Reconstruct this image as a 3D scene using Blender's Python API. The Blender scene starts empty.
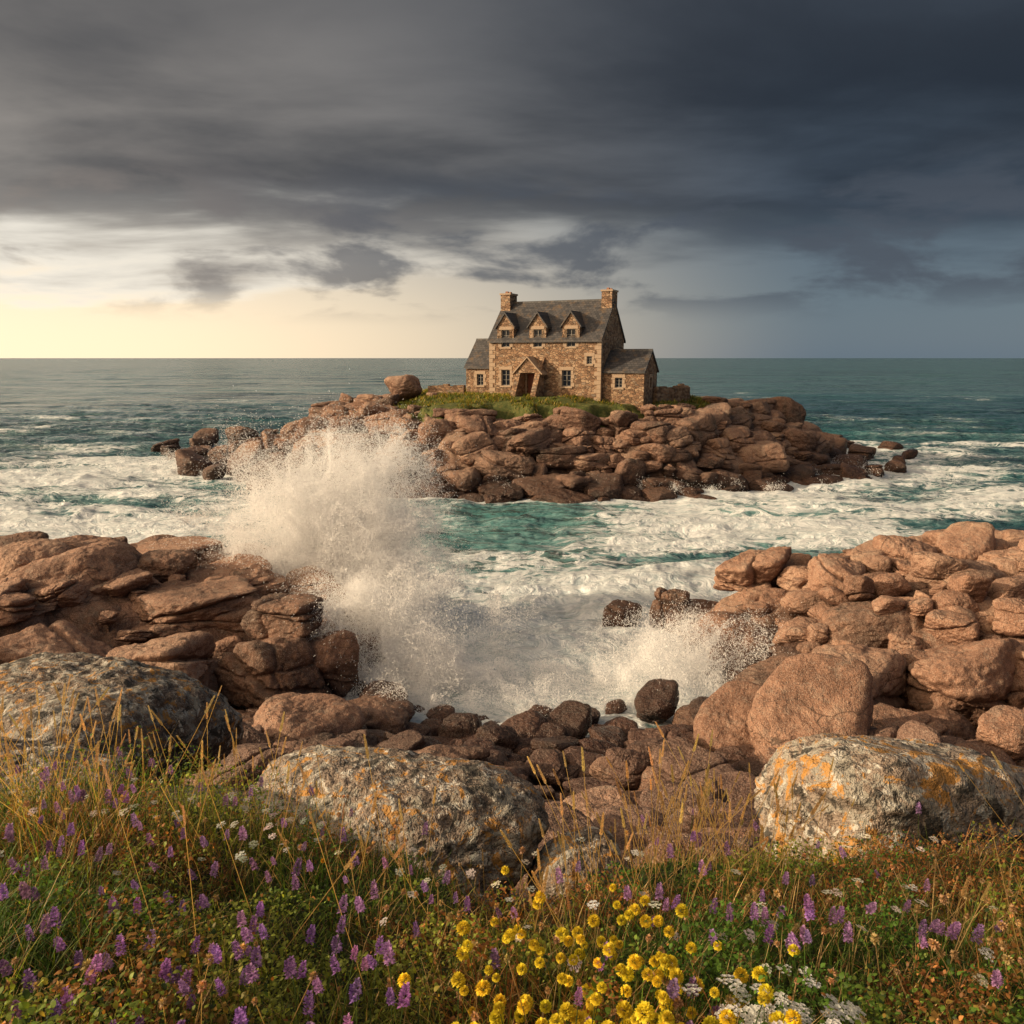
import bpy, bmesh, math, random
import numpy as np
from mathutils import Vector, Matrix
rad=math.radians
rng=np.random.default_rng(7)
random.seed(7)
S=bpy.context.scene
COL=S.collection
# ---------------------------------------------------------------- noise
def _h(ix,iy,iz,s):
    ix=ix.astype(np.int64).astype(np.uint32);iy=iy.astype(np.int64).astype(np.uint32);iz=iz.astype(np.int64).astype(np.uint32)
    h=ix*np.uint32(374761393)+iy*np.uint32(668265263)+iz*np.uint32(2246822519)+np.uint32((s*974711+12345)&0xffffffff)
    h^=h>>np.uint32(15);h*=np.uint32(2246822519);h^=h>>np.uint32(13);h*=np.uint32(3266489917);h^=h>>np.uint32(16)
    return h.astype(np.float64)/4294967296.0
def vn(P,s=0):
    P=np.asarray(P,float);F=np.floor(P);f=P-F;u=f*f*f*(f*(f*6-15)+10)
    x,y,z=F.T;ux,uy,uz=u.T
    def L(a,b,t):return a+(b-a)*t
    c=lambda i,j,k:_h(x+i,y+j,z+k,s)
    return L(L(L(c(0,0,0),c(1,0,0),ux),L(c(0,1,0),c(1,1,0),ux),uy),L(L(c(0,0,1),c(1,0,1),ux),L(c(0,1,1),c(1,1,1),ux),uy),uz)
def fbm(P,o=4,s=0,g=.5):
    t=0;a=1;n=0;P=np.asarray(P,float)
    for i in range(o):
        t=t+a*vn(P,s+i*17);n+=a;a*=g;P=P*2.03+3.7
    return t/n
def xy3(x,y,sc=1,z=0):
    return np.stack([np.ravel(x)*sc,np.ravel(y)*sc,np.full(np.size(x),float(z))],1)
def worley(x,y,s=0):
    x=np.ravel(x);y=np.ravel(y);fx=np.floor(x);fy=np.floor(y)
    f1=np.full(x.shape,9.);f2=f1.copy();idv=np.zeros(x.shape)
    for i in(-1,0,1):
        for j in(-1,0,1):
            cx=fx+i;cy=fy+j;zz=np.zeros_like(cx)
            px=cx+_h(cx,cy,zz,s);py=cy+_h(cx,cy,zz,s+1)
            d=np.hypot(px-x,py-y);idn=_h(cx,cy,zz,s+2)
            m=d<f1
            f2=np.where(m,f1,np.minimum(f2,d));idv=np.where(m,idn,idv);f1=np.where(m,d,f1)
    return f1,f2,idv
def ss(a,b,x):
    t=np.clip((x-a)/(b-a),0,1);return t*t*(3-2*t)
# ---------------------------------------------------------------- mesh helpers
def mk_mesh(name,V,F,col=None,smooth=True,attrs=None):
    V=np.asarray(V,np.float32);F=np.asarray(F,np.int32);k=F.shape[1]
    me=bpy.data.meshes.new(name)
    me.vertices.add(len(V));me.vertices.foreach_set('co',V.ravel())
    me.loops.add(F.size);me.loops.foreach_set('vertex_index',F.ravel())
    me.polygons.add(len(F))
    me.polygons.foreach_set('loop_start',np.arange(0,F.size,k,dtype=np.int32))
    me.polygons.foreach_set('use_smooth',np.full(len(F),smooth,dtype=bool))
    me.update(calc_edges=True)
    if col is not None:
        a=me.color_attributes.new('Col','FLOAT_COLOR','POINT')
        c=np.ones((len(V),4),np.float32);c[:,:3]=col;a.data.foreach_set('color',c.ravel())
    if attrs:
        for n,v in attrs.items():
            a=me.attributes.new(n,'FLOAT','POINT');a.data.foreach_set('value',np.asarray(v,np.float32))
    return me
def add(name,me,mat=None,parent=None):
    o=bpy.data.objects.new(name,me);COL.objects.link(o)
    if mat and me is not None and not me.materials:me.materials.append(mat)
    if parent:o.parent=parent
    return o
def empty(name,loc=(0,0,0),rz=0):
    o=bpy.data.objects.new(name,None);COL.objects.link(o);o.location=loc;o.rotation_euler=(0,0,rz);o.empty_display_size=.5;return o
def grid(x0,x1,y0,y1,st):
    xs=np.arange(x0,x1+1e-6,st);ys=np.arange(y0,y1+1e-6,st);X,Y=np.meshgrid(xs,ys);nx=len(xs);ny=len(ys)
    i=np.arange(nx-1)[None,:]+nx*np.arange(ny-1)[:,None];i=i.ravel()
    return X.ravel(),Y.ravel(),np.stack([i,i+1,i+1+nx,i+nx],1)
# ---------------------------------------------------------------- node helpers
def mat(name):
    m=bpy.data.materials.new(name);m.use_nodes=True;nt=m.node_tree;nt.nodes.clear()
    return m,nt
class N:
    def __init__(s,nt):s.nt=nt
    def n(s,t,ins=None,**kw):
        x=s.nt.nodes.new(t)
        for k,v in kw.items():setattr(x,k,v)
        if ins:
            for k,v in ins.items():s.set(x.inputs[k],v)
        return x
    def set(s,inp,v):
        if isinstance(v,bpy.types.NodeSocket):s.nt.links.new(v,inp)
        elif isinstance(v,bpy.types.Node):s.nt.links.new(v.outputs[0],inp)
        else:
            if inp.type=='RGBA' and len(v)==3:v=(*v,1)
            inp.default_value=v
    def m(s,op,a,b=0.,c=0.,clamp=False):
        x=s.nt.nodes.new('ShaderNodeMath');x.operation=op;x.use_clamp=clamp
        s.set(x.inputs[0],a);s.set(x.inputs[1],b);s.set(x.inputs[2],c);return x.outputs[0]
    def vm(s,op,a,b=(0,0,0)):
        x=s.nt.nodes.new('ShaderNodeVectorMath');x.operation=op
        s.set(x.inputs[0],a)
        if op=='SCALE':s.set(x.inputs['Scale'],b)
        else:s.set(x.inputs[1],b)
        return x.outputs['Value'] if op in('DOT_PRODUCT','LENGTH') else x.outputs[0]
    def mix(s,f,a,b,bt='MIX'):
        x=s.nt.nodes.new('ShaderNodeMix');x.data_type='RGBA';x.blend_type=bt
        s.set(x.inputs[0],f);s.set(x.inputs[6],a);s.set(x.inputs[7],b);return x.outputs[2]
    def ss(s,v,a,b,o0=0.,o1=1.):
        x=s.nt.nodes.new('ShaderNodeMapRange');x.interpolation_type='SMOOTHSTEP'
        s.set(x.inputs[0],v);s.set(x.inputs[1],a);s.set(x.inputs[2],b);s.set(x.inputs[3],o0);s.set(x.inputs[4],o1);return x.outputs[0]
    def noise(s,v,sc,det=4,ro=.55,dist=0.):
        x=s.n('ShaderNodeTexNoise',{'Vector':v,'Scale':sc,'Detail':float(det),'Roughness':ro,'Distortion':dist});return x.outputs[0]
    def vor(s,v,sc,feat='F1',out=0,rnd=1.):
        x=s.nt.nodes.new('ShaderNodeTexVoronoi');x.feature=feat;s.set(x.inputs['Vector'],v);x.inputs['Scale'].default_value=sc
        x.inputs['Randomness'].default_value=rnd;return x.outputs[out]
    def map(s,v,sc=(1,1,1),rot=(0,0,0),loc=(0,0,0)):
        x=s.n('ShaderNodeMapping',{'Vector':v,'Scale':sc,'Rotation':rot,'Location':loc});return x.outputs[0]
    def ramp(s,f,stops):
        x=s.nt.nodes.new('ShaderNodeValToRGB');s.set(x.inputs[0],f);e=x.color_ramp.elements
        e[0].position=stops[0][0];e[0].color=(*stops[0][1],1);e[1].position=stops[-1][0];e[1].color=(*stops[-1][1],1)
        for p,c in stops[1:-1]:
            q=e.new(p);q.color=(*c,1)
        return x.outputs[0]
    def bump(s,h,d,st=1.,nrm=None):
        x=s.n('ShaderNodeBump',{'Height':h,'Distance':d,'Strength':st})
        if nrm is not None:s.set(x.inputs['Normal'],nrm)
        return x.outputs[0]
    def out(s,sh,vol=None):
        o=s.nt.nodes.new('ShaderNodeOutputMaterial')
        if sh is not None:s.nt.links.new(sh,o.inputs[0])
        if vol is not None:s.nt.links.new(vol,o.inputs[1])
    def bsdf(s,col,rough,nrm=None,spec=.5,metal=0.):
        x=s.n('ShaderNodeBsdfPrincipled',{'Base Color':col,'Roughness':rough,'Specular IOR Level':spec,'Metallic':metal})
        if nrm is not None:s.set(x.inputs['Normal'],nrm)
        return x.outputs[0]
def rock_material(name,stops,lich=.0,wet=True,fine=1.,crack=1.,grass=False,wetz=(.5,1.6),grey=.5,wetmul=(.26,.22,.21)):
    m,nt=mat(name);k=N(nt)
    P=k.n('ShaderNodeNewGeometry').outputs['Position']
    oi=k.n('ShaderNodeObjectInfo').outputs['Random']
    sep=k.n('ShaderNodeSeparateXYZ',{0:P})
    big=k.noise(P,.55,2,.6)
    med=k.noise(P,3.2*fine,5,.70)
    v=k.m('ADD',k.m('MULTIPLY',big,.5),k.m('MULTIPLY',med,.5))
    v=k.m('ADD',v,k.m('MULTIPLY',k.m('SUBTRACT',oi,.5),.26))
    col=k.ramp(v,stops)
    # individual stones vary between pink and grey-buff; grey lichen bloom on upper faces
    gh=k.ss(k.m('FRACT',k.m('MULTIPLY',oi,7.31)),.45,1.)
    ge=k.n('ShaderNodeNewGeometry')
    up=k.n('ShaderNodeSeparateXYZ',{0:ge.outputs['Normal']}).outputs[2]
    col=k.mix(k.m('MULTIPLY',gh,.5*grey),col,(.31,.225,.17))
    sp=k.noise(P,38*fine,1,.8)
    if grey>0:
        gl=k.m('MULTIPLY',k.ss(k.noise(k.map(P,loc=(3,8,2)),2.3,5,.75),.52,.62),k.ss(up,.2,.8))
        col=k.mix(k.m('MULTIPLY',gl,.6*grey),col,(.38,.32,.255))
    col=k.mix(k.m('MULTIPLY',k.ss(sp,.56,.66),.8),col,(.09,.065,.05))
    col=k.mix(k.m('MULTIPLY',k.ss(sp,.45,.36),.5),col,(.48,.39,.32))
    h=k.m('ADD',k.m('MULTIPLY',med,.8),k.m('MULTIPLY',sp,.12/fine))
    if crack>0:
        Pw=k.vm('ADD',k.map(P,(.45,.5,1.9),(.25,.12,.3)),k.vm('SCALE',k.n('ShaderNodeTexNoise',{'Vector':P,'Scale':1.1,'Detail':2.}).outputs['Color'],.7))
        ed=k.vor(Pw,1.0,'DISTANCE_TO_EDGE');ck=k.ss(ed,.0,.022)
        ckm=k.m('MULTIPLY',k.m('MULTIPLY',k.m('SUBTRACT',1.,ck),crack),k.ss(big,.42,.58))
        col=k.mix(k.m('MULTIPLY',ckm,.7),col,(.03,.02,.015))
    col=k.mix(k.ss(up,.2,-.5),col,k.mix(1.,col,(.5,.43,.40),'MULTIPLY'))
    if lich>0:
        l1=k.noise(P,4.2,6,.75,1.0);l2=k.noise(k.map(P,loc=(7,3,1)),5.5,5,.72,.7);l3=k.noise(k.map(P,loc=(2,9,4)),11,4,.7,.5)
        a=k.m('MULTIPLY',k.ss(l1,.50,.55),k.ss(up,-.2,.5,.3,1.))
        col=k.mix(k.m('MULTIPLY',a,.7*lich),col,(.36,.35,.30))
        col=k.mix(k.m('MULTIPLY',k.ss(l3,.56,.60),.85*lich),col,(.58,.56,.50))
        col=k.mix(k.m('MULTIPLY',k.ss(l2,.55,.59),.85*lich),col,(.50,.24,.045))
        col=k.mix(k.m('MULTIPLY',k.ss(l2,.455,.40),.9*lich),col,(.045,.042,.036))
    rough=.82
    if wet:
        wz=k.m('ADD',sep.outputs[2],k.m('MULTIPLY',k.m('SUBTRACT',big,.5),-2.2))
        w=k.ss(wz,wetz[0],wetz[1],1.,0.)
        col=k.mix(k.m('MULTIPLY',w,.85),col,k.mix(1.,col,wetmul,'MULTIPLY'))
        rough=k.m('ADD',k.m('MULTIPLY',w,-.56),.82)
    nr=k.bump(h,.22/fine,1.)
    if grass:
        ga=k.n('ShaderNodeAttribute',attribute_name='grass').outputs['Fac']
        gn=k.noise(P,1.1,4,.7)
        gm=k.ss(k.m('ADD',ga,k.m('MULTIPLY',k.m('SUBTRACT',gn,.5),1.0)),.36,.5)
        gc=k.ramp(k.noise(P,2.6,4,.7),[(.3,(.04,.06,.012)),(.5,(.10,.12,.025)),(.7,(.20,.17,.05))])
        col=k.mix(gm,col,gc)
    k.out(k.bsdf(col,rough,nr,.4))
    return m
PINK=[(.28,(.075,.038,.026)),(.43,(.23,.118,.075)),(.55,(.37,.20,.13)),(.70,(.49,.31,.215))]
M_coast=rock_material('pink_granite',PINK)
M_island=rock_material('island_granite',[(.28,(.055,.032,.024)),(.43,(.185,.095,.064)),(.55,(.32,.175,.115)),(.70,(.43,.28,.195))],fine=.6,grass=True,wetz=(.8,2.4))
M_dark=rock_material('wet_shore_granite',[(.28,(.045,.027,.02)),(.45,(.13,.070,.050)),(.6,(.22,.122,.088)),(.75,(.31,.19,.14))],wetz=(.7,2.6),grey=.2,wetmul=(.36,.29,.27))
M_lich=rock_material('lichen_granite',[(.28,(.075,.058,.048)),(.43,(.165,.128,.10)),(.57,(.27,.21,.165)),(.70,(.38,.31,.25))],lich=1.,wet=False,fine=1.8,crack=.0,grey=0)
# ---------------------------------------------------------------- terrain
def mound(x,y,cx,cy,rx,ry,top,pts=None):
    e=np.sqrt(((x-cx)/rx)**2+((y-cy)/ry)**2)
    e=e+(fbm(xy3(x,y,.16,cx),3,5)-.5)*.28
    return np.interp(e,[0,.45,.6,.8,.92,1.0,1.15,1.5,3],[top,top,.87*top,.55*top,.27*top,0,-1.4,-3,-6])
def ye(x):
    return 3.5-1.0*np.exp(-((x-.05)/.6)**2)
def hmeadow(x,y):
    sl=.315+.09*ss(-1.8,-.5,x)
    b=9.5-sl*y+.22*(fbm(xy3(x,y,1.3,3),3,2)-.5)-.008*x*x
    e=ye(x);t=np.clip((y-e)/1.1,0,1)
    return b-t*t*(3-2*t)*(.55+.25*np.exp(-((x-.2)/.6)**2))
def hmain(x,y,detail=True):
    sh=x.shape;x=np.ravel(x);y=np.ravel(y)
    yy=y+.8*np.sin(x*.45+1)+ (fbm(xy3(x,y,.35,1),3,9)-.5)*2.5*ss(6,9,y)
    b=np.interp(yy,[-20,0,3.5,5.2,6.2,8,10,14,18,21,25,40,60],[13,9.4,8.0,7.1,6.4,5.3,3.9,2.1,.7,-.25,-1.6,-4,-8])
    h=np.maximum(b,mound(x,y,-17.5,27.5,12.6,7.2,2.8));h=np.maximum(h,mound(x,y,19,26.5,12.5,8.0,2.7))
    if detail:
        w=fbm(xy3(x,y,.5,2),2,31)*1.6
        f1,f2,i=worley(x*.55+w,y*.75+w*.6,4)
        g1,g2,j=worley(x*1.6+w,y*1.9-w,14)
        k=ss(5,7,y)
        h=h+k*((i-.5)*.8-.45*np.exp(-(f2-f1)/.07)+(j-.5)*.22-.12*np.exp(-(g2-g1)/.1))
    return h.reshape(sh)
def hisl(x,y,detail=True):
    sh=x.shape;x=np.ravel(x);y=np.ravel(y)
    h=mound(x,y,3.4,84,29.5,23.5,7.0)
    if detail:
        w=fbm(xy3(x,y,.2,2),2,31)*3
        f1,f2,i=worley(x*.28+w,y*.3+w*.6,44);g1,g2,j=worley(x*.8+w,y*.9-w,54)
        k=ss(6.6,5.6,h)
        h=h+k*((i-.5)*1.5-.8*np.exp(-(f2-f1)/.08)+(j-.5)*.5-.3*np.exp(-(g2-g1)/.1))
    return h.reshape(sh)
X,Y,F=grid(-44,44,4.2,46,.14)
Z=hmain(X,Y)
add('rocky_coast_ground',mk_mesh('coast',np.stack([X,Y,Z],1),F),M_coast)
X,Y,F=grid(-40,50,52,118,.3)
Z=hisl(X,Y)
gr=ss(4.3,6.2,hisl(X,Y,False))
island=add('rocky_island',mk_mesh('island',np.stack([X,Y,Z],1),F,attrs={'grass':gr}),M_island)
m,nt=mat('meadow_soil');k=N(nt);P=k.n('ShaderNodeNewGeometry').outputs['Position']
c=k.ramp(k.noise(P,9,5,.75),[(.3,(.02,.022,.008)),(.5,(.05,.055,.016)),(.7,(.11,.075,.038))])
k.out(k.bsdf(c,.95,k.bump(k.noise(P,40,3,.8),.03,1.)));M_soil=m
X,Y,F=grid(-9,9,-4,6.2,.05)
Z=hmeadow(X,Y)+.05*(fbm(xy3(X,Y,5),4,3)-.5)-ss(5.2,6.2,Y)*.8
add('meadow_ground',mk_mesh('meadow',np.stack([X,Y,Z],1),F),M_soil)
# ---------------------------------------------------------------- rocks
_ico={}
def ico(n):
    if n not in _ico:
        bm=bmesh.new();bmesh.ops.create_icosphere(bm,subdivisions=n,radius=1)
        V=np.array([v.co[:] for v in bm.verts]);F=np.array([[v.index for v in f.verts] for f in bm.faces]);bm.free()
        _ico[n]=(V/np.linalg.norm(V,axis=1)[:,None],F)
    return _ico[n]
def rock_mesh(name,seed,n=6,p=9,joints=2,rough=1.,rand=6,lump=.0):
    r=np.random.default_rng(seed);D,F=ico(n)
    nm=[];ds=[]
    R=Matrix.Rotation(r.uniform(0,6.28),3,'Z')@Matrix.Rotation(r.normal()*.12,3,'X')
    for a in((1,0,0),(-1,0,0),(0,1,0),(0,-1,0),(0,0,1),(0,0,-1)):
        v=np.array(a,float)+r.normal(size=3)*.17;nm.append(v/np.linalg.norm(v));ds.append(r.uniform(.68,.98))
    for i in range(rand):
        v=r.normal(size=3);nm.append(v/np.linalg.norm(v));ds.append(r.uniform(.72,1.1))
    nm=np.array(nm);ds=np.array(ds)
    q=np.maximum(D@nm.T/ds,0)**p
    rr=q.sum(1)**(-1/p)
    V=D*rr[:,None]
    o=r.uniform(-50,50,3)
    rid=1-np.abs(fbm(V*3.1+o,4,5,.6)-.5)*4
    V=V+D*((fbm(V*1.3+o,3,1)-.5)*.30*rough+(fbm(V*4+o,5,2,.60)-.5)*.17*rough-np.clip(rid-.55,0,1)*.08*rough+lump*(fbm(V*14+o,3,7,.6)-.5))[:,None]
    for j in range(joints):
        a=r.normal(size=3)*np.array([.22,.22,.2])
        if j%3==2:a+=np.array([1,0,0])
        else:a+=np.array([0,0,1])
        a/=np.linalg.norm(a);off=r.uniform(-.5,.5)
        dd=V@a-off+(fbm(V*1.6+o,3,8)-.5)*.22
        wd=r.uniform(.022,.05)
        V=V*(1-(r.uniform(.08,.17)*np.exp(-(dd/wd)**2)+.07*np.exp(-np.abs(dd)/.12)))[:,None]
        sh=r.normal(size=3)*.08;sh-=a*(sh@a)
        V=V+np.outer(ss(-.02,.02,dd),sh)
    Rn=np.array(R);V=V@Rn.T
    return mk_mesh(name,V,F)
LIB=[rock_mesh('block_rock',100+i,6,10,3 if i%2 else 2,.9) for i in range(9)]
LIBR=[rock_mesh('round_rock',200+i,6,6.5,1 if i%2==0 else 0,.72,8) for i in range(8)]
def libfor(m,lib):
    out=[]
    for me in lib:
        c=me.copy();c.materials.append(m);out.append(c)
    return out
C_B,C_R=libfor(M_coast,LIB),libfor(M_coast,LIBR)
D_B,D_R=libfor(M_dark,LIB),libfor(M_dark,LIBR)
I_B,I_R=libfor(M_island,LIB),libfor(M_island,LIBR)
def put(me,loc,sc,rot,parent,name):
    o=bpy.data.objects.new(name,me);COL.objects.link(o);o.location=loc;o.scale=sc;o.rotation_euler=rot;o.parent=parent;return o
def scatter(parent,hf,region,n,smin,smax,libs,flat=(.5,.85),sink=.15,sep=.62,maxz=99,minz=-1.2,name='rock',power=2.2,seed=1,avoid=[]):
    r=np.random.default_rng(seed);x0,x1,y0,y1=region
    sz=np.sort(smin+(smax-smin)*r.random(n)**power)[::-1]
    pl=[(a[0],a[1],a[2]) for a in avoid];cnt=0
    for s in sz:
        for t in range(14):
            x=r.uniform(x0,x1);y=r.uniform(y0,y1)
            z=float(hf(np.array([x]),np.array([y]),False)[0])
            if z>maxz or z<minz:continue
            A=np.array(pl) if pl else np.zeros((0,3))
            if len(A) and np.any(np.hypot(A[:,0]-x,A[:,1]-y)<sep*(A[:,2]+s)):continue
            pl.append((x,y,s));fz=r.uniform(*flat)
            put(libs[r.integers(len(libs))],(x,y,z+s*fz*(.5-sink)-.05),(s*r.uniform(.85,1.35),s*r.uniform(.8,1.1),s*fz),(r.normal()*.14,r.normal()*.14,r.uniform(-.5,.5)+(3.14 if r.random()<.5 else 0)),parent,name)
            cnt+=1;break
    return cnt
left=empty('granite_headland',(0,0,0));right=empty('granite_headland',(0,0,0));shore=empty('shore_boulders',(0,0,0))
def hero(par,lst,B,R):
    out=[]
    for (x,y,z,a,b,c,kind,i,rz) in lst:
        L=B if kind=='b' else R
        put(L[i%len(L)],(x,y,z),(a,b,c),(random.uniform(-.1,.1),random.uniform(-.1,.1),rz),par,'boulder');out.append((x,y,max(a,b)))
    return out
HL=hero(left,[(-14.9,26.6,3.0,2.2,1.8,1.5,'r',1,.3),(-7.1,24,2.5,1.35,1.1,.8,'b',1,0),(-13.4,30.5,2.9,2.7,1.7,.7,'b',2,.1),(-18.6,29.5,2.8,2.2,1.6,.8,'b',3,0),
 (-18,25,2.3,1.3,1.3,.8,'r',2,0),(-11,25.5,2.1,2.2,1.7,.9,'b',4,.2),(-7.2,22.6,1.2,1.5,1.4,1.2,'b',5,.1),(-10.3,22.3,1.4,1.9,1.5,1.2,'b',6,.0),(-13.6,22.8,1.4,2.0,1.5,1.0,'b',7,.2),
 (-5.6,23.6,1.2,.9,1.1,1.2,'b',8,0),(-10,28.5,2.3,2.0,1.5,.8,'b',0,0),(-16.5,21.5,1.8,1.8,1.4,1.0,'b',2,.4)],C_B,C_R)
HR=hero(right,[(9.4,30,2.5,1.55,1.3,1.05,'b',3,.5),(15.2,26,2.9,2.1,1.5,1.15,'r',4,.2),(16.6,28.3,3.3,1.3,1.0,.85,'r',5,0),(11.2,24.2,2.2,1.75,1.3,.9,'r',7,0),
 (9.6,21.3,1.1,1.85,1.5,1.45,'r',6,.1),(12.8,21.2,1.4,1.8,1.4,1.45,'b',8,.3),(6.1,29.5,.9,.8,.7,1.1,'b',1,0),(4.3,30,.5,.85,.8,.7,'r',6,0),(17.6,27,3.1,1.1,1.1,1.1,'r',1,0),(11.3,17,1.9,.8,.7,.6,'r',2,0),
 (13.3,29.2,2.8,1.1,.9,.7,'r',3,0),(10.7,28.4,2.5,.9,.7,.6,'r',4,.2),(14.6,29.4,3.1,1.0,.8,.7,'r',0,0),(12.6,26.2,2.6,1.1,.9,.7,'r',6,.5),(14.6,23.2,2.4,1.3,1.0,.85,'r',2,.3),(16.3,23.6,2.5,1.5,1.2,.9,'r',5,0)],C_B,C_R)
scatter(left,hmain,(-26,-3.5,18.5,36),190,.35,1.7,C_B+C_R[:5],(.45,.75),.12,.58,avoid=HL,seed=3,minz=-.5)
scatter(right,hmain,(5.2,30,17,36),260,.3,1.5,C_B[:4]+C_R+C_R,(.6,.9),.08,.54,avoid=HR,seed=4,minz=-.6)
scatter(right,lambda x,y,d:hmain(x,y,d)+.4,(7.5,26,20,31),90,.3,.85,C_R,(.6,.9),-.1,.55,seed=14,minz=1.)
HS=hero(shore,[(-4.0,22.4,.35,.85,.75,.7,'r',3,0),(-1.5,20.9,.2,.75,.7,.6,'r',7,0),(.3,20.4,.25,1.0,.8,.65,'r',1,.4),(1.5,20.7,.15,.8,.7,.5,'r',5,0),(4.3,22.2,.2,.85,.6,.5,'r',5,.2),(-2.9,20.4,.2,.6,.5,.45,'r',0,0),
 (2.9,20.6,.1,.6,.6,.45,'r',2,0),(-.4,19.4,.6,.7,.6,.5,'r',4,0),(5.6,21.4,.5,.7,.7,.55,'r',7,0),(-5.2,20.6,.5,.8,.7,.6,'r',6,0),(.8,22.0,.0,.5,.5,.4,'r',6,0),(-2.2,22.0,-.05,.5,.45,.4,'r',2,0),(2.2,22.1,.0,.4,.4,.3,'r',3,0),(3.2,22.9,-.05,.35,.3,.3,'r',1,0)],D_B,D_R)
scatter(shore,hmain,(-9,10,16.5,24.5),420,.14,.75,D_R+D_R+D_B[:4],(.5,.85),-.05,.55,seed=5,minz=-.9,power=2,avoid=HS)
scatter(shore,hmain,(-12,14,9.5,17.5),190,.22,.9,D_R+C_R[:4]+D_B[:5],(.4,.7),.15,.58,seed=6)
scatter(island,hisl,(-30,40,58,100),620,.5,2.2,I_B+I_R+I_R,(.55,.85),.22,.48,seed=8,maxz=5.2,minz=-.8,power=1.8)
scatter(island,hisl,(-28,36,60,96),520,.35,1.0,I_B+I_R+I_R,(.5,.85),-.1,.5,seed=9,maxz=5.8,minz=-.5,power=1.5)
for (x,y,z,a,b,c,i) in[(-10.6,80,7.7,2.1,1.6,1.5,3),(-7.5,79,6.8,1.5,1.2,.6,1),(-13.5,79,6.2,2.2,1.6,.9,2),(-12.3,77,6.0,1.6,1.4,.8,5),(1.5,64.5,3.9,2.8,1.6,1.1,4),(20,78,6.3,1.6,1.3,.6,2),(-18,80,4.6,2.4,1.6,1.1,0),(-22,82,3.2,2.2,1.6,1.2,4)]:
    put(I_R[i],(x,y,z),(a,b,c),(0,.1,i),island,'boulder')
off=empty('offshore_rocks')
for (x,y,a,c) in[(-33,84,1.8,1.1),(-31,88,1.3,.8),(-36,92,2.0,1.1),(-29,80,2.4,1.5),(-27,76,1.5,1.0),(-38,88,1.2,.8),(-34,100,2.2,2.0),(-30,98,1.6,1.9),(-25,77,2.2,1.3),(-40,92,1.7,.9),(36,74,1.3,.8),(38,92,2.0,1.0),(40,100,1.6,.7),(42,84,1.1,.7),(33,72,1.2,.7),
 (-26.5,70,1.5,1.0),(-29.5,74,2.1,1.2),(-32,78,1.1,.8),(-28,86,2.2,1.8),(-35,82,1.0,.7),(-37,96,1.9,1.2),(36.5,84,1.6,1.1),(39,80,.9,.6),(44,92,1.5,.8)]:
    L_=I_R if int(a*10)%2 else I_B
    put(L_[int(abs(x))%8],(x,y,.4),(a,a*.8,c),(0,.1,x),off,'rock')
def fgb(seed,loc,sc,rz=0,p=4,name='lichen_boulder',tilt=(0,0)):
    me=rock_mesh(name,seed,7,p,0,.62,9,.03);me.materials.append(M_lich)
    o=bpy.data.objects.new(name,me);COL.objects.link(o);o.location=loc;o.scale=sc;o.rotation_euler=(tilt[0],tilt[1],rz)
fgb(301,(-4.55,8.0,6.55),(1.6,1.3,1.25),.2,4)
fgb(302,(-2.75,4.2,7.9),(.75,.6,.42),.1)
fgb(303,(-.90,4.6,7.42),(1.06,.8,.70),-.1,5)
fgb(304,(2.6,4.7,7.5),(1.4,.9,.74),.1,5,tilt=(0,.08))
fgb(305,(.42,4.4,7.35),(.38,.34,.3),.4)
fgb(306,(-3.2,6.6,6.2),(.9,.8,.5),.4,6)
# ---------------------------------------------------------------- sea
A=np.radians(np.linspace(-80,80,1300));Rr=[13.0]
while Rr[-1]<40000:Rr.append(Rr[-1]*(1.0060 if Rr[-1]<150 else 1.011 if Rr[-1]<1200 else 1.06))
Rr=np.array(Rr);RA,AA=np.meshgrid(Rr,A,indexing='ij');X=(RA*np.sin(AA)).ravel();Y=(RA*np.cos(AA)).ravel();R_=RA.ravel()
nx=len(A);ny=len(Rr);i=(np.arange(nx-1)[None,:]+nx*np.arange(ny-1)[:,None]).ravel();F=np.stack([i,i+1,i+1+nx,i+nx],1)
near=R_<260
Z=np.zeros_like(X);foam=np.zeros_like(X);shal=np.zeros_like(X)
mid=(R_>=140)&(R_<1500)
Z[mid]=(1.2*(fbm(np.stack([X[mid]*.035,Y[mid]*.07,0*X[mid]],1),4,163,.55)-.5))*ss(140,260,R_[mid])*ss(1500,600,R_[mid])
x=X[near];y=Y[near]
wx=(fbm(xy3(x,y,.05,1),3,61)-.5)*9;wy=(fbm(xy3(x,y,.05,9),3,62)-.5)*9
ph=(y*.9+x*.3+wy*1.2)
sw=np.abs(fbm(np.stack([(x+wx)*.07,(y+wy)*.20,0*x],1),4,63,.5)-.5)*2
ch=np.abs(fbm(np.stack([(x+wx)*.28,(y+wy)*.55,0*x],1),5,65,.55)-.5)*2
hm=hmain(x,y,False);hi=hisl(x,y,False);hh=np.maximum(hm,hi)
rk=ss(-2.6,-.1,hh)
z=.85*(.28-sw)*(1-.4*rk)+.48*(.25-ch)+.12*np.sin(ph*.55)+.36*(fbm(xy3(x+wx,y+wy,1.1,4),4,66,.6)-.5)*ss(60,25,y)
Z[near]+=z*ss(255,140,R_[near])
chn=ss(68,54,y)*ss(-15,-5,x)*ss(26,13,x)
lf=fbm(xy3(x,y,.06,4),4,71);lg=fbm(np.stack([(x+wx)*.10,(y+wy)*.30,0*x],1),4,77)
f=np.maximum(rk*.84,chn*(.40+.44*ss(44,24,y)))
surf=np.exp(-(((x+34)/26)**2+((y-72)/28)**2))*.64+np.exp(-(((x-38)/16)**2+((y-84)/22)**2))*.68+np.exp(-(((x+25)/18)**2+((y-47)/8)**2))*.47
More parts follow.
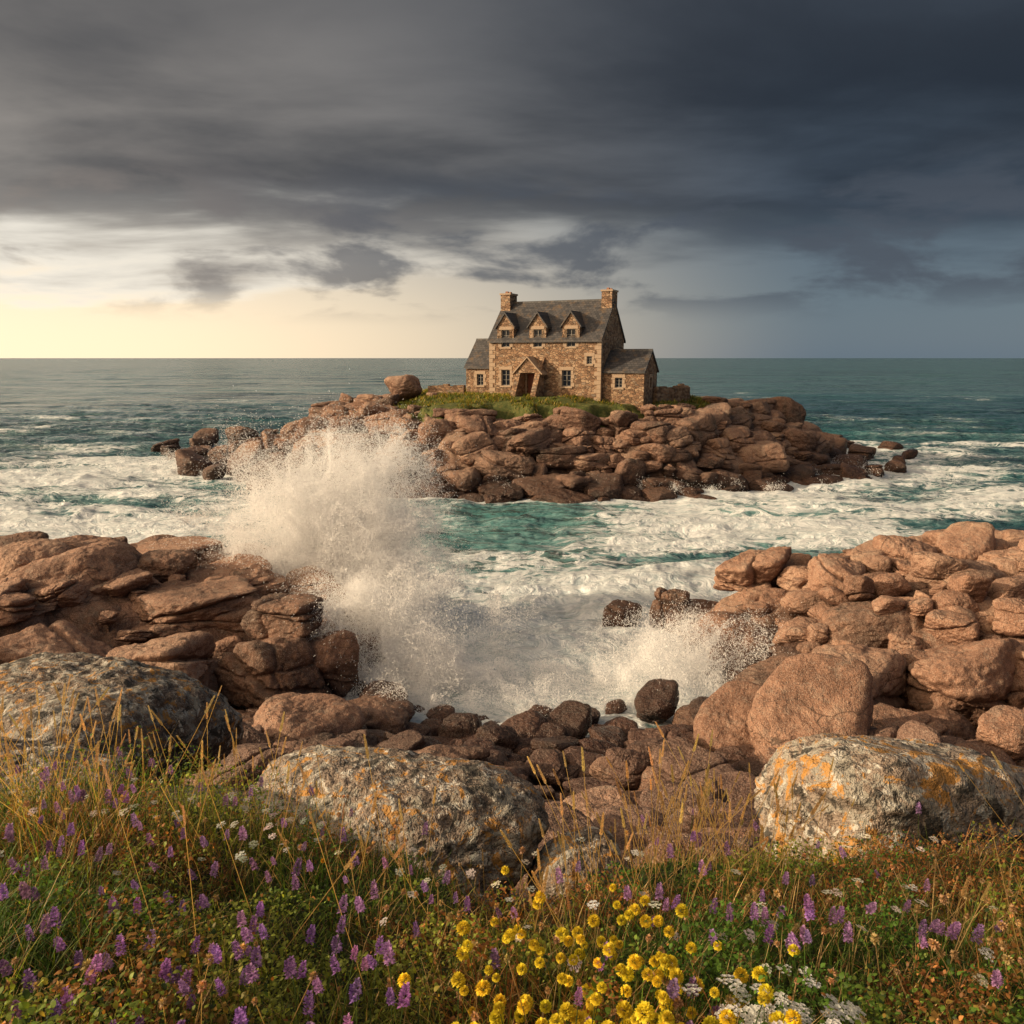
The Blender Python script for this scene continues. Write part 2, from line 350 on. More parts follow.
f=np.maximum(f,surf);f=np.maximum(f,.42*ss(150,40,y))
f=f+(lf-.5)*.70+(lg-.5)*.85*(1-.6*rk)+.40*np.clip(z,-.25,.5)
foam[near]=np.clip(f,0,1);foam[~near]=.16;shal[near]=np.clip(np.maximum(rk,chn*.9)+surf*.5,0,1)
m,nt=mat('sea_water');k=N(nt)
P=k.n('ShaderNodeNewGeometry').outputs['Position']
fa=k.n('ShaderNodeAttribute',attribute_name='foam').outputs['Fac'];sa=k.n('ShaderNodeAttribute',attribute_name='shallow').outputs['Fac']
wv=k.n('ShaderNodeTexNoise',{'Vector':k.map(P,(.12,.2,.2)),'Scale':1.,'Detail':3.}).outputs['Color']
Pw=k.vm('ADD',P,k.vm('SCALE',wv,11.))
n1=k.noise(k.map(Pw,(.30,.75,.5)),1.,7,.68,.8)
n2=k.noise(k.map(Pw,(1.3,3.2,1.5)),1.,5,.68,.6)
n3=k.noise(k.map(Pw,(.09,.26,.5)),1.,3,.6)
rid=k.m('ABSOLUTE',k.m('SUBTRACT',n1,.5));rid=k.ss(rid,0.,.13,1.,0.)
pat=k.m('ADD',k.m('MULTIPLY',rid,.30),k.m('ADD',k.m('MULTIPLY',n3,.35),k.m('MULTIPLY',n2,.50)))
thr=k.m('SUBTRACT',k.m('ADD',pat,k.m('MULTIPLY',fa,1.05)),1.)
fm=k.ss(thr,-.06,.24)
veil=k.ss(thr,-.42,.08)
wc=k.mix(k.ss(k.noise(k.map(P,(.006,.025,.1)),1.,3,.6),.35,.65),(.011,.052,.070),(.026,.105,.120))
wc=k.mix(sa,wc,(.06,.19,.19))
wc=k.mix(k.m('MULTIPLY',veil,.5),wc,(.24,.38,.39))
b1=k.noise(k.map(P,(.8,1.5,1.)),1.,5,.65);b2=k.noise(k.map(P,(.10,.28,.1)),1.,5,.62);b3=k.noise(k.map(P,(.012,.05,.02)),1.,5,.65)
nr=k.bump(b1,.35,.7);nr=k.bump(b2,2.2,.85,nr);nr=k.bump(b3,8.,1.,nr)
water=k.bsdf(wc,.18,nr,.5)
fc=k.mix(k.ss(n2,.3,.62),(.54,.63,.66),(.87,.90,.91))
foamb=k.bsdf(fc,.9,k.bump(n2,.30,.8),.1)
mx=k.n('ShaderNodeMixShader',{0:fm,1:water,2:foamb})
k.out(mx.outputs[0])
add('sea_water',mk_mesh('sea',np.stack([X,Y,Z],1),F,attrs={'foam':foam,'shallow':shal}),m)
# ---------------------------------------------------------------- spray (fine droplets thrown up in jets)
def jets(n,jn,base,br,vx,vy,vz,tmax,spread,seed,warp=1.5):
    r=np.random.default_rng(seed)
    jb=np.array(base)+r.normal(size=(jn,3))*np.array(br);u=r.random(jn)
    jv=np.stack([r.uniform(*vx,jn),r.uniform(*vy,jn),vz[0]+(vz[1]-vz[0])*u**.8],1)
    w=r.random(jn)**1.2+.2;w/=w.sum();j=r.choice(jn,n,p=w)
    t=tmax*r.random(n)**.75
    sp=(spread*(.3+t))[:,None]
    P=jb[j]+jv[j]*t[:,None]+r.normal(size=(n,3))*sp*np.where(r.random(n)<.15,1.5,1.)[:,None]
    P[:,2]-=4.9*t*t
    v=jv[j].copy();v[:,2]-=9.8*t
    Q=P*.8
    P+=(np.stack([fbm(Q+7,3,1),fbm(Q+31,3,2),fbm(Q+57,3,3)],1)-.5)*warp
    kk=P[:,2]>-.1
    return np.concatenate([P[kk],v[kk]],1)
SP=np.concatenate([
 jets(640000,150,(-6.6,30.5,0),(1.4,.6,.1),(-2.3,2.2),(-.7,.7),(6.2,12.0),1.3,.34,1),
 jets(300000,90,(-7.4,30.5,0),(1.5,.6,.1),(-2.8,.6),(-.8,.5),(4,10),1.1,.42,2),
 jets(250000,80,(-4.6,27.5,0),(1.1,1.2,.1),(-1.5,1.8),(-2.5,.5),(2.,7.5),.9,.42,3),
 jets(140000,80,(-3.6,24.8,0),(1.4,1.0,.1),(-1.5,2.5),(-1.2,.5),(1.,4.2),.65,.40,4),
 jets(110000,70,(5.8,25.3,0),(1.1,.9,.1),(-2,1.6),(-1.5,.5),(2,6.),.9,.38,5),
 jets(50000,80,(2.0,24,0),(2.6,.9,.1),(-2,2),(-1.,.5),(.8,2.4),.5,.33,6),
 jets(30000,80,(6,62,0),(10,1.,.1),(-1,1),(-1.,.5),(1.5,4.),.7,.4,7),
 jets(30000,80,(-27,78,0),(6,2.2,.1),(-1,1),(-1.,.5),(1.5,4.),.75,.45,8),
 jets(14000,50,(31,74,0),(5,2.2,.1),(-1,1),(-1.,.5),(1.,3.),.8,.5,9)])
n=len(SP);r=np.random.default_rng(5)
Vd=SP[:,3:];Vd=Vd/np.linalg.norm(Vd,axis=1)[:,None];SP=SP[:,:3]
sz=(.0135+.008*r.random(n)**4)*np.where(SP[:,1]>50,1.7,1.)
V=r.normal(size=(n,3,3));V-=V.mean(1,keepdims=True);V/=np.linalg.norm(V,axis=2,keepdims=True)+1e-6
V*=sz[:,None,None]
V+=1.3*np.einsum('nki,ni->nk',V,Vd)[:,:,None]*Vd[:,None,:]
V+=SP[:,None,:]
F=np.arange(3*n).reshape(-1,3)
m,nt=mat('spray_droplets');k=N(nt)
df=k.n('ShaderNodeBsdfDiffuse',{'Color':(.99,.99,.99)});tr=k.n('ShaderNodeBsdfTranslucent',{'Color':(.99,.99,.99)})
k.out(k.n('ShaderNodeMixShader',{0:.5,1:df.outputs[0],2:tr.outputs[0]}).outputs[0])
spray=add('wave_spray',mk_mesh('droplets',V.reshape(-1,3),F,smooth=False),m)
del V,F
# ---------------------------------------------------------------- house
def simple(name,col,rough=.8,bs=0):
    m,nt=mat(name);k=N(nt);P=k.n('ShaderNodeTexCoord').outputs['Object']
    c=k.mix(k.noise(P,6.,5,.7),tuple(v*.65 for v in col),tuple(min(1,v*1.3) for v in col))
    k.out(k.bsdf(c,rough,k.bump(k.noise(P,14,4),.02,.6)));return m
m,nt=mat('rubble_stone');k=N(nt);P=k.n('ShaderNodeTexCoord').outputs['Object']
Pd=k.vm('ADD',k.map(P,(1,1,1.55)),k.vm('SCALE',k.n('ShaderNodeTexNoise',{'Vector':P,'Scale':2.5}).outputs['Color'],.25))
cc=k.vor(Pd,3.1,'F1',1);ed=k.vor(Pd,3.1,'DISTANCE_TO_EDGE')
cv=k.n('ShaderNodeSeparateXYZ',{0:cc}).outputs[0]
c=k.ramp(cv,[(.0,(.14,.085,.052)),(.3,(.26,.15,.088)),(.6,(.36,.22,.13)),(.85,(.45,.31,.20)),(1,(.22,.17,.13))])
c=k.mix(k.ss(k.noise(P,.7,5,.7),.45,.75),c,k.mix(1.,c,(.7,.64,.6),'MULTIPLY'))
c=k.mix(k.ss(ed,.025,.0),c,(.25,.18,.125))
k.out(k.bsdf(c,.9,k.bump(k.m('ADD',k.ss(ed,0.,.1),k.m('MULTIPLY',k.noise(P,12,4),.4)),.07,1.)));M_st=m
m,nt=mat('slate_roof');k=N(nt);P=k.n('ShaderNodeTexCoord').outputs['Object']
sp=k.n('ShaderNodeSeparateXYZ',{0:P});uv=k.n('ShaderNodeCombineXYZ',{0:sp.outputs[0],1:k.m('MULTIPLY',sp.outputs[2],1.4)})
br=k.n('ShaderNodeTexBrick',{'Vector':uv,'Color1':(.035,.036,.042),'Color2':(.095,.088,.088),'Mortar':(.015,.015,.015),'Scale':1.,'Mortar Size':.018,'Brick Width':.34,'Row Height':.26})
c=k.mix(k.ss(k.noise(P,1.3,6,.7),.50,.70),br.outputs[0],(.13,.085,.05))
k.out(k.bsdf(c,.6,k.bump(k.m('ADD',br.outputs['Fac'],0.),.03,-1.)));M_ro=m
M_lin=simple('dressed_granite',(.40,.29,.20));M_fr=simple('window_paint',(.27,.25,.22),.6);M_door=simple('wooden_door',(.20,.06,.03),.6);M_pot=simple('chimney_pot_clay',(.28,.13,.08))
m,nt=mat('window_glass');k=N(nt);k.out(k.bsdf((.012,.014,.018),.08,None,.5));M_gl=m
L,W,H,RS=11.2,6.8,5.2,3.45
house=empty('stone_house',(2.93,75.37,6.95),rad(-25))
def poly(name,V,Fs,mt):
    me=bpy.data.meshes.new(name);me.from_pydata([tuple(v) for v in V],[],Fs);me.update();me.materials.append(mt)
    return add(name,me,None,house)
def box(name,x0,x1,y0,y1,z0,z1,mt,tp=0):
    t=tp
    V=[(x0,y0,z0),(x1,y0,z0),(x1,y1,z0),(x0,y1,z0),(x0+t,y0+t,z1),(x1-t,y0+t,z1),(x1-t,y1-t,z1),(x0+t,y1-t,z1)]
    return poly(name,V,[(0,3,2,1),(4,5,6,7),(0,1,5,4),(1,2,6,5),(2,3,7,6),(3,0,4,7)],mt)
def panel(name,o,u,w,h,ops,z0=0,gable=0,nrm=None,d=.3,topopen=True):
    u=np.array(u,float);o=np.array(o,float);inn=np.array([-u[1],u[0],0]);up=np.array([0,0,1.])
    xs=sorted({0,w}|{a for q in ops for a in(q[0],q[1])});zs=sorted({z0,h}|{a for q in ops for a in(q[2],q[3])})
    V=[];Fs=[]
    def quad(p):
        b=len(V);V.extend(p);Fs.append(tuple(range(b,b+len(p))))
    for i in range(len(xs)-1):
        for j in range(len(zs)-1):
            cx=(xs[i]+xs[i+1])/2;cz=(zs[j]+zs[j+1])/2
            if any(q[0]<cx<q[1] and q[2]<cz<q[3] for q in ops):continue
            quad([o+u*xs[i]+up*zs[j],o+u*xs[i+1]+up*zs[j],o+u*xs[i+1]+up*zs[j+1],o+u*xs[i]+up*zs[j+1]])
    for a,b,c,e in[q[:4] for q in ops]:
        P=[(a,c),(b,c),(b,e),(a,e)]
        for s in range(4):
            p,q=P[s],P[(s+1)%4]
            if p[1]==q[1]==h and not gable:continue
            quad([o+u*p[0]+up*p[1],o+u*q[0]+up*q[1],o+u*q[0]+up*q[1]+inn*d,o+u*p[0]+up*p[1]+inn*d])
    if gable:quad([o+up*h,o+u*w+up*h,o+u*w/2+up*(h+gable)])
    poly(name,V,Fs,M_st)
def window(cx,z0,z1,w,y=0,ax='x',lintel=True,door=False):
    def bx(n,a0,a1,d0,d1,b0,b1,mt):
        if ax=='x':return box(n,cx+a0,cx+a1,y+d0,y+d1,b0,b1,mt)
        return box(n,y-d1,y-d0,cx+a0,cx+a1,b0,b1,mt)
    h=w/2
    if door:
        bx('door_leaf',-h,h,.2,.26,z0,z1,M_door)
        for i in range(4):bx('door_plank',-h+i*w/4+.02,-h+(i+1)*w/4-.02,.18,.2,z0+.05,z1-.05,M_door)
    else:
        bx('window_glass',-h,h,.2,.22,z0,z1,M_gl)
        bx('window_frame',-h,-h+.07,.12,.2,z0,z1,M_fr);bx('window_frame',h-.07,h,.12,.2,z0,z1,M_fr)
        bx('window_frame',-h+.07,h-.07,.12,.2,z0,z0+.07,M_fr);bx('window_frame',-h+.07,h-.07,.12,.2,z1-.07,z1,M_fr)
        bx('window_bar',-.025,.025,.13,.2,z0+.07,z1-.07,M_fr)
        for q in(.36,.68):
            zz=z0+(z1-z0)*q;bx('window_bar',-h+.07,-.025,.135,.2,zz-.015,zz+.015,M_fr);bx('window_bar',.025,h-.07,.135,.2,zz-.015,zz+.015,M_fr)
    if lintel:bx('lintel',-h-.25,h+.25,-.05,.1,z1+.003,z1+.3,M_lin)
    if not door:bx('sill',-h-.15,h+.15,-.09,.1,z0-.15,z0-.003,M_lin)
    for s in(-1,1):
        zz=z0;i=0
        while zz<z1-.1:
            ww=.22 if i%2 else .34;a,b=sorted((s*(h+.003),s*(h+ww)));bx('quoin',a,b,-.03,.08,zz+.012,min(zz+.36,z1)-.012,M_lin);zz+=.37;i+=1
hx=L/2
DX=[-3.9,-.6,2.7]
ops=[(hx-3.9-.45,hx-3.9+.45,.95,2.45),(hx+2.3-.45,hx+2.3+.45,.95,2.45),(hx-1.1-.55,hx-1.1+.55,-.3,2.1)]+[(hx+d-.42,hx+d+.42,4.55,H) for d in DX]+[(hx+4.5-.25,hx+4.5+.25,3.0,3.7)]
panel('front_wall',(-hx,0,0),(1,0,0),L,H,ops,z0=-1.5)
panel('gable_wall',(hx,0,0),(0,1,0),W,H,[(4.9,5.6,3.0,4.1)],z0=-1.5,gable=RS)
panel('gable_wall',(-hx,W,0),(0,-1,0),W,H,[],z0=-1.5,gable=RS)
panel('back_wall',(hx,W,0),(-1,0,0),L,H,[(2,3,1,2.4),(7,8,1,2.4),(2,3,3.4,4.6),(7,8,3.4,4.6)],z0=-1.5)
window(-3.9,.95,2.45,.9);window(2.3,.95,2.45,.9);window(-1.1,-.3,2.1,1.1,door=True,lintel=False);window(4.5,3.0,3.7,.5)
window(5.25,3.0,4.1,.7,y=hx,ax='y')
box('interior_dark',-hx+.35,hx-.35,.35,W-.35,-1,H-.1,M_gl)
for sx in(-1,1):
    zz=-.4;i=0
    while zz<H-.3:
        ww=.35 if i%2 else .6;a,b=sorted((sx*(hx+.03),sx*(hx-ww)))
        box('corner_stone',a,b,-.035,.3,zz+.01,zz+.37,M_lin);zz+=.39;i+=1
def gable_roof(n,x0,x1,y0,y1,h,rs,ov=.25,th=.16,oe=.12):
    ym=(y0+y1)/2;sl=rs/(ym-y0);e=h-ov*sl
    for s in(0,1):
        ya=y0-ov if s==0 else y1+ov
        V=[(x0-oe,ya,e),(x1+oe,ya,e),(x1+oe,ym,h+rs),(x0-oe,ym,h+rs)]
        V=[(a,b,c+.01) for a,b,c in V]+[(a,b,c+th*1.3) for a,b,c in V]
        Fq=[(0,1,2,3),(4,7,6,5),(0,4,5,1),(1,5,6,2),(2,6,7,3),(3,7,4,0)]
        if s:V=[(a,b+(.0 if b!=ym else .002),c) for a,b,c in V]
        poly(n,V,Fq,M_ro)
    box('ridge_tiles',x0-oe,x1+oe,ym-.12,ym+.12,h+rs+th*.6,h+rs+th*1.3+.08,M_ro,.03)
gable_roof('roof_slope',-hx,hx,0,W,H,RS)
for x0,x1 in((-hx-.06,-hx+.95),(hx-.95,hx+.06)):
    ym=W/2
    box('chimney_stack',x0,x1,ym-.8,ym+.8,H+RS-1.0,H+RS+.9,M_st)
    box('chimney_cap',x0-.08,x1+.08,ym-.88,ym+.88,H+RS+.903,H+RS+1.06,M_lin)
    for q in(-.4,.35):box('chimney_pot',(x0+x1)/2-.14,(x0+x1)/2+.14,ym+q-.14,ym+q+.14,H+RS+1.063,H+RS+1.25,M_pot,.03)
for d in DX:
    w=.85;b=1.25;g=1.15
    panel('dormer_face',(d-w,-.03,0),(1,0,0),2*w,H+b,[(w-.42,w+.42,H,H+.95)],z0=H,gable=g)
    sl=RS/(W/2)
    for s in(-1,1):
        xx=d+s*w
        poly('dormer_cheek',[(xx,-.03,H),(xx,b/sl+.3,H+b),(xx,-.03,H+b)],[(0,1,2)],M_st)
        V=[(d+s*(w+.18),-.2,H+b-.24),(d,-.2,H+b+g),(d,(b+g)/sl+.1,H+b+g),(d+s*(w+.18),(b-.2)/sl+.2,H+b-.24)]
        V=V+[(a,bb,c+.17) for a,bb,c in V]
        poly('dormer_roof',V,[(0,1,2,3),(4,7,6,5),(0,4,5,1),(1,5,6,2),(2,6,7,3),(3,7,4,0)],M_ro)
    window(d,4.55,H+.95,.84,lintel=True)
for s in(-1,1):
    x0,x1=sorted((-1.1+s*.75,-1.1+s*1.25))
    pr=[(0,-1.),(-2.4,-1.),(-2.3,.1),(-1.1,2.3),(-.02,3.6)]
    V=[(x0,a,b) for a,b in pr]+[(x1,a,b) for a,b in pr]
    n=len(pr);poly('porch_cheek',V,[tuple(range(n))[::-1],tuple(range(n,2*n))]+[(i,(i+1)%n,n+(i+1)%n,n+i) for i in range(n)],M_st)
poly('porch_gable',[(-2.35,-1.2,2.2),(.15,-1.2,2.2),(-1.1,-1.2,3.5),(-2.35,-.003,2.2),(.15,-.003,2.2),(-1.1,-.003,3.5)],[(0,1,2),(3,5,4),(0,3,4,1)],M_st)
for s in(-1,1):
    V=[(-1.1+s*1.5,-1.35,2.0),(-1.1,-1.35,3.56),(-1.1,-.003,3.56),(-1.1+s*1.5,-.003,2.0)];V=V+[(a,b,c+.14) for a,b,c in V]
    poly('porch_roof',V,[(0,1,2,3),(4,7,6,5),(0,4,5,1),(1,5,6,2),(2,6,7,3),(3,7,4,0)],M_lin)
box('door_step',-2.0,-.2,-2.9,-2.45,-1.,-.1,M_lin)
panel('annex_wall',(hx,.5,0),(1,0,0),3.9,2.35,[(1.2,1.9,.9,1.8)],z0=-2.)
panel('annex_gable',(hx+3.9,.5,0),(0,1,0),4.4,2.35,[(1.9,2.5,.9,1.8)],z0=-2.,gable=1.75)
panel('annex_back',(hx+3.9,4.9,0),(-1,0,0),3.9,2.35,[],z0=-2.)
window(hx+1.55,.9,1.8,.7,y=.5);window(.5+2.2,.9,1.8,.6,y=hx+3.9,ax='y')
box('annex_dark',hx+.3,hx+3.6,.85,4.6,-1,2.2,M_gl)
gable_roof('annex_roof',hx+.14,hx+3.9,.5,4.9,2.35,1.75,.2,.14,.13)
panel('annex_wall',(-hx-3.0,.8,0),(1,0,0),3.0,2.7,[(1.2,1.9,.9,2.0)],z0=-2.)
panel('annex_gable',(-hx-3.0,5.8,0),(0,-1,0),5.0,2.7,[],z0=-2.,gable=2.5)
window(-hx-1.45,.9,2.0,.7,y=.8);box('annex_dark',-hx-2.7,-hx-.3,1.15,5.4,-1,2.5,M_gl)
gable_roof('annex_roof',-hx-3.0,-hx-.14,.8,5.8,2.7,2.5,.2,.14,.12)
def drywall(pts,h,t=.5,z0=5.6):
    V=[];Fs=[]
    wl=empty('stone_wall')
    for (a,b) in zip(pts[:-1],pts[1:]):
        a=np.array(a,float);b=np.array(b,float);L_=np.linalg.norm(b-a);n=int(L_/.5);dv=(b-a)/L_;nv=np.array([-dv[1],dv[0]])
        for i in range(n):
            p=a+dv*i*L_/n;q=a+dv*(i+1)*L_/n;hh=h+random.uniform(-.12,.12);o=len(V)
            for zz in(z0,hh):
                for c in(p-nv*t/2,q-nv*t/2,q+nv*t/2,p+nv*t/2):V.append((*c,zz))
            Fs+=[(o+4,o+5,o+6,o+7),(o,o+1,o+5,o+4),(o+1,o+2,o+6,o+5),(o+2,o+3,o+7,o+6),(o+3,o,o+4,o+7)]
    me=bpy.data.meshes.new('wall_stones');me.from_pydata(V,[],Fs);me.materials.append(M_st);me.update();add('wall_stones',me,None,wl)
drywall([(-8.2,79.5),(-4.6,78.2)],7.9);drywall([(13.2,74.5),(17.0,78),(17.5,84)],7.8)
# ---------------------------------------------------------------- vegetation
class Acc:
    def __init__(s):s.V=[];s.F=[];s.C=[];s.n=0
    def add(s,T,Fq,pos,R,sc,col,tc=None):
        N_=len(pos);sc=np.asarray(sc)
        if sc.ndim==1:sc=np.repeat(sc[:,None],3,1)
        V=np.einsum('nij,nkj->nki',R,T[None]*sc[:,None,:])+pos[:,None,:]
        C=np.repeat(col[:,None,:],len(T),1)
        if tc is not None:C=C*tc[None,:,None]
        s.V.append(V.reshape(-1,3));s.C.append(C.reshape(-1,3))
        s.F.append((Fq[None]+s.n+len(T)*np.arange(N_)[:,None,None]).reshape(-1,4));s.n+=N_*len(T)
    def obj(s,name,mt):
        return add(name,mk_mesh(name,np.concatenate(s.V),np.concatenate(s.F),np.concatenate(s.C)),mt)
m,nt=mat('plant');k=N(nt);ca=k.n('ShaderNodeAttribute',attribute_name='Col').outputs['Color']
pb=k.bsdf(ca,.55,None,.35);tl=k.n('ShaderNodeBsdfTranslucent',{'Color':k.mix(1.,ca,(1.9,1.7,.8),'MULTIPLY')})
k.out(k.n('ShaderNodeMixShader',{0:.42,1:pb,2:tl.outputs[0]}).outputs[0]);M_pl=m
m,nt=mat('petal');k=N(nt);ca=k.n('ShaderNodeAttribute',attribute_name='Col').outputs['Color']
pb=k.bsdf(ca,.6,None,.2);tl=k.n('ShaderNodeBsdfTranslucent',{'Color':ca})
k.out(k.n('ShaderNodeMixShader',{0:.4,1:pb,2:tl.outputs[0]}).outputs[0]);M_pt=m
def rots(n,tilt,r,az=None):
    a=r.uniform(0,6.283,n) if az is None else az;t=np.abs(r.normal(size=n))*tilt if np.isscalar(tilt) else tilt
    ca,sa,ct,st=np.cos(a),np.sin(a),np.cos(t),np.sin(t);Z_=np.zeros(n)
    return np.stack([ca,-sa*ct,sa*st,sa,ca*ct,-ca*st,Z_,st,ct],1).reshape(n,3,3)
def strip(bend,segs,w,prof=None,fold=0):
    V=[];ts=np.linspace(0,1,segs+1)
    for t in ts:
        ww=w*(prof(t) if prof else (1-t)**.7+.02);V+=[(-ww,-bend*t*t-0*fold,t*(1-.25*bend*t)),(ww,-bend*t*t,t*(1-.25*bend*t))]
    F=np.array([[2*i,2*i+1,2*i+3,2*i+2] for i in range(segs)]);return np.array(V,float),F,np.repeat(ts,2)
ROCKS=[(-2.75,4.2,.75,.6),(-.90,4.6,1.02,.78),(2.6,4.7,1.3,.9),(.42,4.4,.34,.32)]
def sample(n,r,y0=.6,y1=5.6,wfun=None):
    out=[]
    tot=0
    while tot<n:
        m_=n*4;y=y0+(y1-y0)*r.random(m_)**1.2;x=r.uniform(-1,1,m_)*(.6+.82*y)
        keep=y<ye(x)+.35*r.random(m_)+ (np.abs(x-.2)<.9)*2.2*(r.random(m_)<.5)
        for cx,cy,a,b in ROCKS:keep&=((x-cx)/a)**2+((y-cy)/b)**2>.92
        if wfun is not None:keep&=r.random(m_)<wfun(x,y)
        x=x[keep];y=y[keep];out.append(np.stack([x,y],1));tot+=len(x)
    P=np.concatenate(out)[:n];return np.column_stack([P,hmeadow(P[:,0],P[:,1])])
def palette(P,r,var=.35):
    n=len(P);a=fbm(np.column_stack([P[:,:2]*1.6,np.zeros(n)]),3,81);b=fbm(np.column_stack([P[:,:2]*2.6,np.ones(n)]),3,82)
    g=np.array([.080,.165,.022]);yg=np.array([.22,.26,.04]);rb=np.array([.30,.13,.04]);dk=np.array([.03,.055,.015])
    red=ss(.50,.64,b+.18*ss(1.1,2.0,P[:,0])+.06*ss(.45,.1,np.abs(P[:,0]+.35)))*(r.random(n)<.65)
    red=np.clip(red+(r.random(n)<.04),0,1)
    t=ss(.35,.65,a)[:,None];c=g*(1-t)+yg*t;c=c*(1-red[:,None])+rb*red[:,None]
    c=c*np.exp(r.normal(size=(n,1))*var);m_=(r.random(n)<.12)[:,None];return np.where(m_,dk,c)
G=Acc();r=np.random.default_rng(11)
def hgt(P):
    # shorter turf on the trampled strip and near the brink, taller clumps elsewhere
    x,y=P[:,0],P[:,1]
    return (.35+1.55*fbm(np.column_stack([P[:,:2]*1.7,np.full(len(P),5.)]),3,90))*(1-.45*np.exp(-((x+.3)/.35)**2)*ss(2.6,1.2,y))*(1-.35*ss(.7,.1,ye(x)-y)*ss(-1.3,-.6,x))*(1+.30*ss(-.7,-1.6,x))
for bend in(.15,.4,.7):
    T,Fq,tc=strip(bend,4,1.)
    P=sample(15000,r);n=len(P);h=(.05+.16*r.random(n)**1.6)*hgt(P);w=.0012+.0017*r.random(n)
    c=palette(P,r);dry=(r.random(n)<.24)[:,None];c=np.where(dry,np.array([.48,.34,.15])*np.exp(r.normal(size=(n,1))*.3),c)
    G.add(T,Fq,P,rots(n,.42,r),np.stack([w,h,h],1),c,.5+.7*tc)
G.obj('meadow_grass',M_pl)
G=Acc()
for q in range(4):
    T,Fq,tc=strip(.3+.15*q,3,.30+.05*q,lambda t:math.sin(math.pi*min(1,t*.93+.04))**.8)
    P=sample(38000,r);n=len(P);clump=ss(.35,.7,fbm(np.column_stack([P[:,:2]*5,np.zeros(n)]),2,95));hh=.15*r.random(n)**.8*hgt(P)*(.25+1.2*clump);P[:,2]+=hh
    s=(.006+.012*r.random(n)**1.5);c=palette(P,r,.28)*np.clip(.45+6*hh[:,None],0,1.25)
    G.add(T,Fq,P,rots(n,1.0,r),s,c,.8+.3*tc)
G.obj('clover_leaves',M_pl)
def stems(A_,base,top,w,col):
    d=top-base;n=len(base);Ls=np.linalg.norm(d,axis=1);zz=d/Ls[:,None];xx=np.cross(zz,np.array([.3,1,0]));xx/=np.linalg.norm(xx,axis=1)[:,None];yy=np.cross(zz,xx)
    R=np.stack([xx,yy,zz],2)
    T=np.array([[-1,0,0],[1,0,0],[1,0,1],[-1,0,1],[0,-1,0],[0,1,0],[0,1,1],[0,-1,1]],float);A_.add(T,np.array([[0,1,2,3],[4,5,6,7]]),base,R,np.stack([np.full(n,w),np.full(n,w),Ls],1),col)
    return R
def headtemplate(kind,sd):
    rr=np.random.default_rng(sd);V=[];F=[];tc=[]
    def petal(p,d,up,ln,w,c):
        d=d/np.linalg.norm(d);s=np.cross(d,up);s/=np.linalg.norm(s)+1e-9;o=len(V)
        nrm=np.cross(s,d)
        V.extend([p,p+d*ln*.55+s*w+nrm*w*.3,p+d*ln,p+d*ln*.55-s*w+nrm*w*.3]);F.append([o,o+1,o+2,o+3]);tc.extend([c*.6,c,c*1.15,c])
    if kind=='spike':
        for i in range(120):
            t=i/120;a=i*2.4+rr.normal()*.3;rd=.0085*(math.sin(math.pi*(.12+.8*t))**.7);p=np.array([math.cos(a)*rd*.5,math.sin(a)*rd*.5,t*.038+rr.normal()*.0015])
            petal(p,np.array([math.cos(a),math.sin(a),.15+.8*t+rr.normal()*.3]),np.array([0,0,1.]),.0085*(1.15-.55*t)*rr.uniform(.7,1.2),.0026,rr.uniform(.5,1.3))
    elif kind=='yellow':
        for i in range(130):
            t=(i+.5)/130;ph=math.acos(1-1.7*t);a=i*2.4;d=np.array([math.sin(ph)*math.cos(a),math.sin(ph)*math.sin(a),math.cos(ph)])
            petal(d*.007,d+rr.normal(size=3)*.22,np.array([.1,.2,1.]),.0078*rr.uniform(.8,1.15),.0028,rr.uniform(.8,1.12))
    elif kind=='seed':
        for i in range(60):
            t=(i+.5)/60;ph=math.acos(1-1.9*t);a=i*2.4;d=np.array([math.sin(ph)*math.cos(a),math.sin(ph)*math.sin(a),math.cos(ph)])
            petal(d*.003,d+rr.normal(size=3)*.35,np.array([.1,.2,1.]),.009*rr.uniform(.6,1.2),.0022,rr.uniform(.5,1.3))
    elif kind=='white':
        for j in range(16):
            a=j*2.4;rd=.0052*math.sqrt(j);c=np.array([rd*math.cos(a),rd*math.sin(a),.004-rd*rd*12+rr.normal()*.002])
            for q in range(5):
                b=q*1.2566+j;petal(c,np.array([math.cos(b),math.sin(b),.25]),np.array([0,0,1.]),.006,.0024,rr.uniform(.85,1.1))
    elif kind=='ear':
        for i in range(46):
            t=i/46;a=i*2.4;p=np.array([0,0,t*.06]);petal(p,np.array([math.cos(a)*.45,math.sin(a)*.45,1.]),np.array([0,1,.1]),.011*(1.1-.6*t),.0017,rr.uniform(.6,1.2))
    return np.array(V),np.array(F),np.array(tc)
def flowers(name,kind,P,hmin,hmax,smin,smax,col,r,lean=.22,stemcol=(.10,.15,.04),var=.15,petmat=None,sw=.0011):
    A1=Acc();n=len(P);h=hmin+(hmax-hmin)*r.random(n);top=P+np.column_stack([r.normal(size=(n,2))*lean*h[:,None],h])
    R=stems(A1,P,top,sw,np.tile(np.array(stemcol),(n,1)))
    idx=r.integers(0,4,n);c=np.array(col)[None]*np.exp(r.normal(size=(n,3))*var*.4+r.normal(size=(n,1))*var)
    for i in range(4):
        T,Fq,tc=headtemplate(kind,i+50);m_=idx==i
        if m_.sum():A1.add(T,Fq,top[m_],R[m_],(smin+(smax-smin)*r.random(m_.sum())),c[m_],tc)
    return A1.obj(name,petmat or M_pt)
gs=lambda x,y,cx,cy,sx,sy:np.exp(-((x-cx)/sx)**2-((y-cy)/sy)**2)
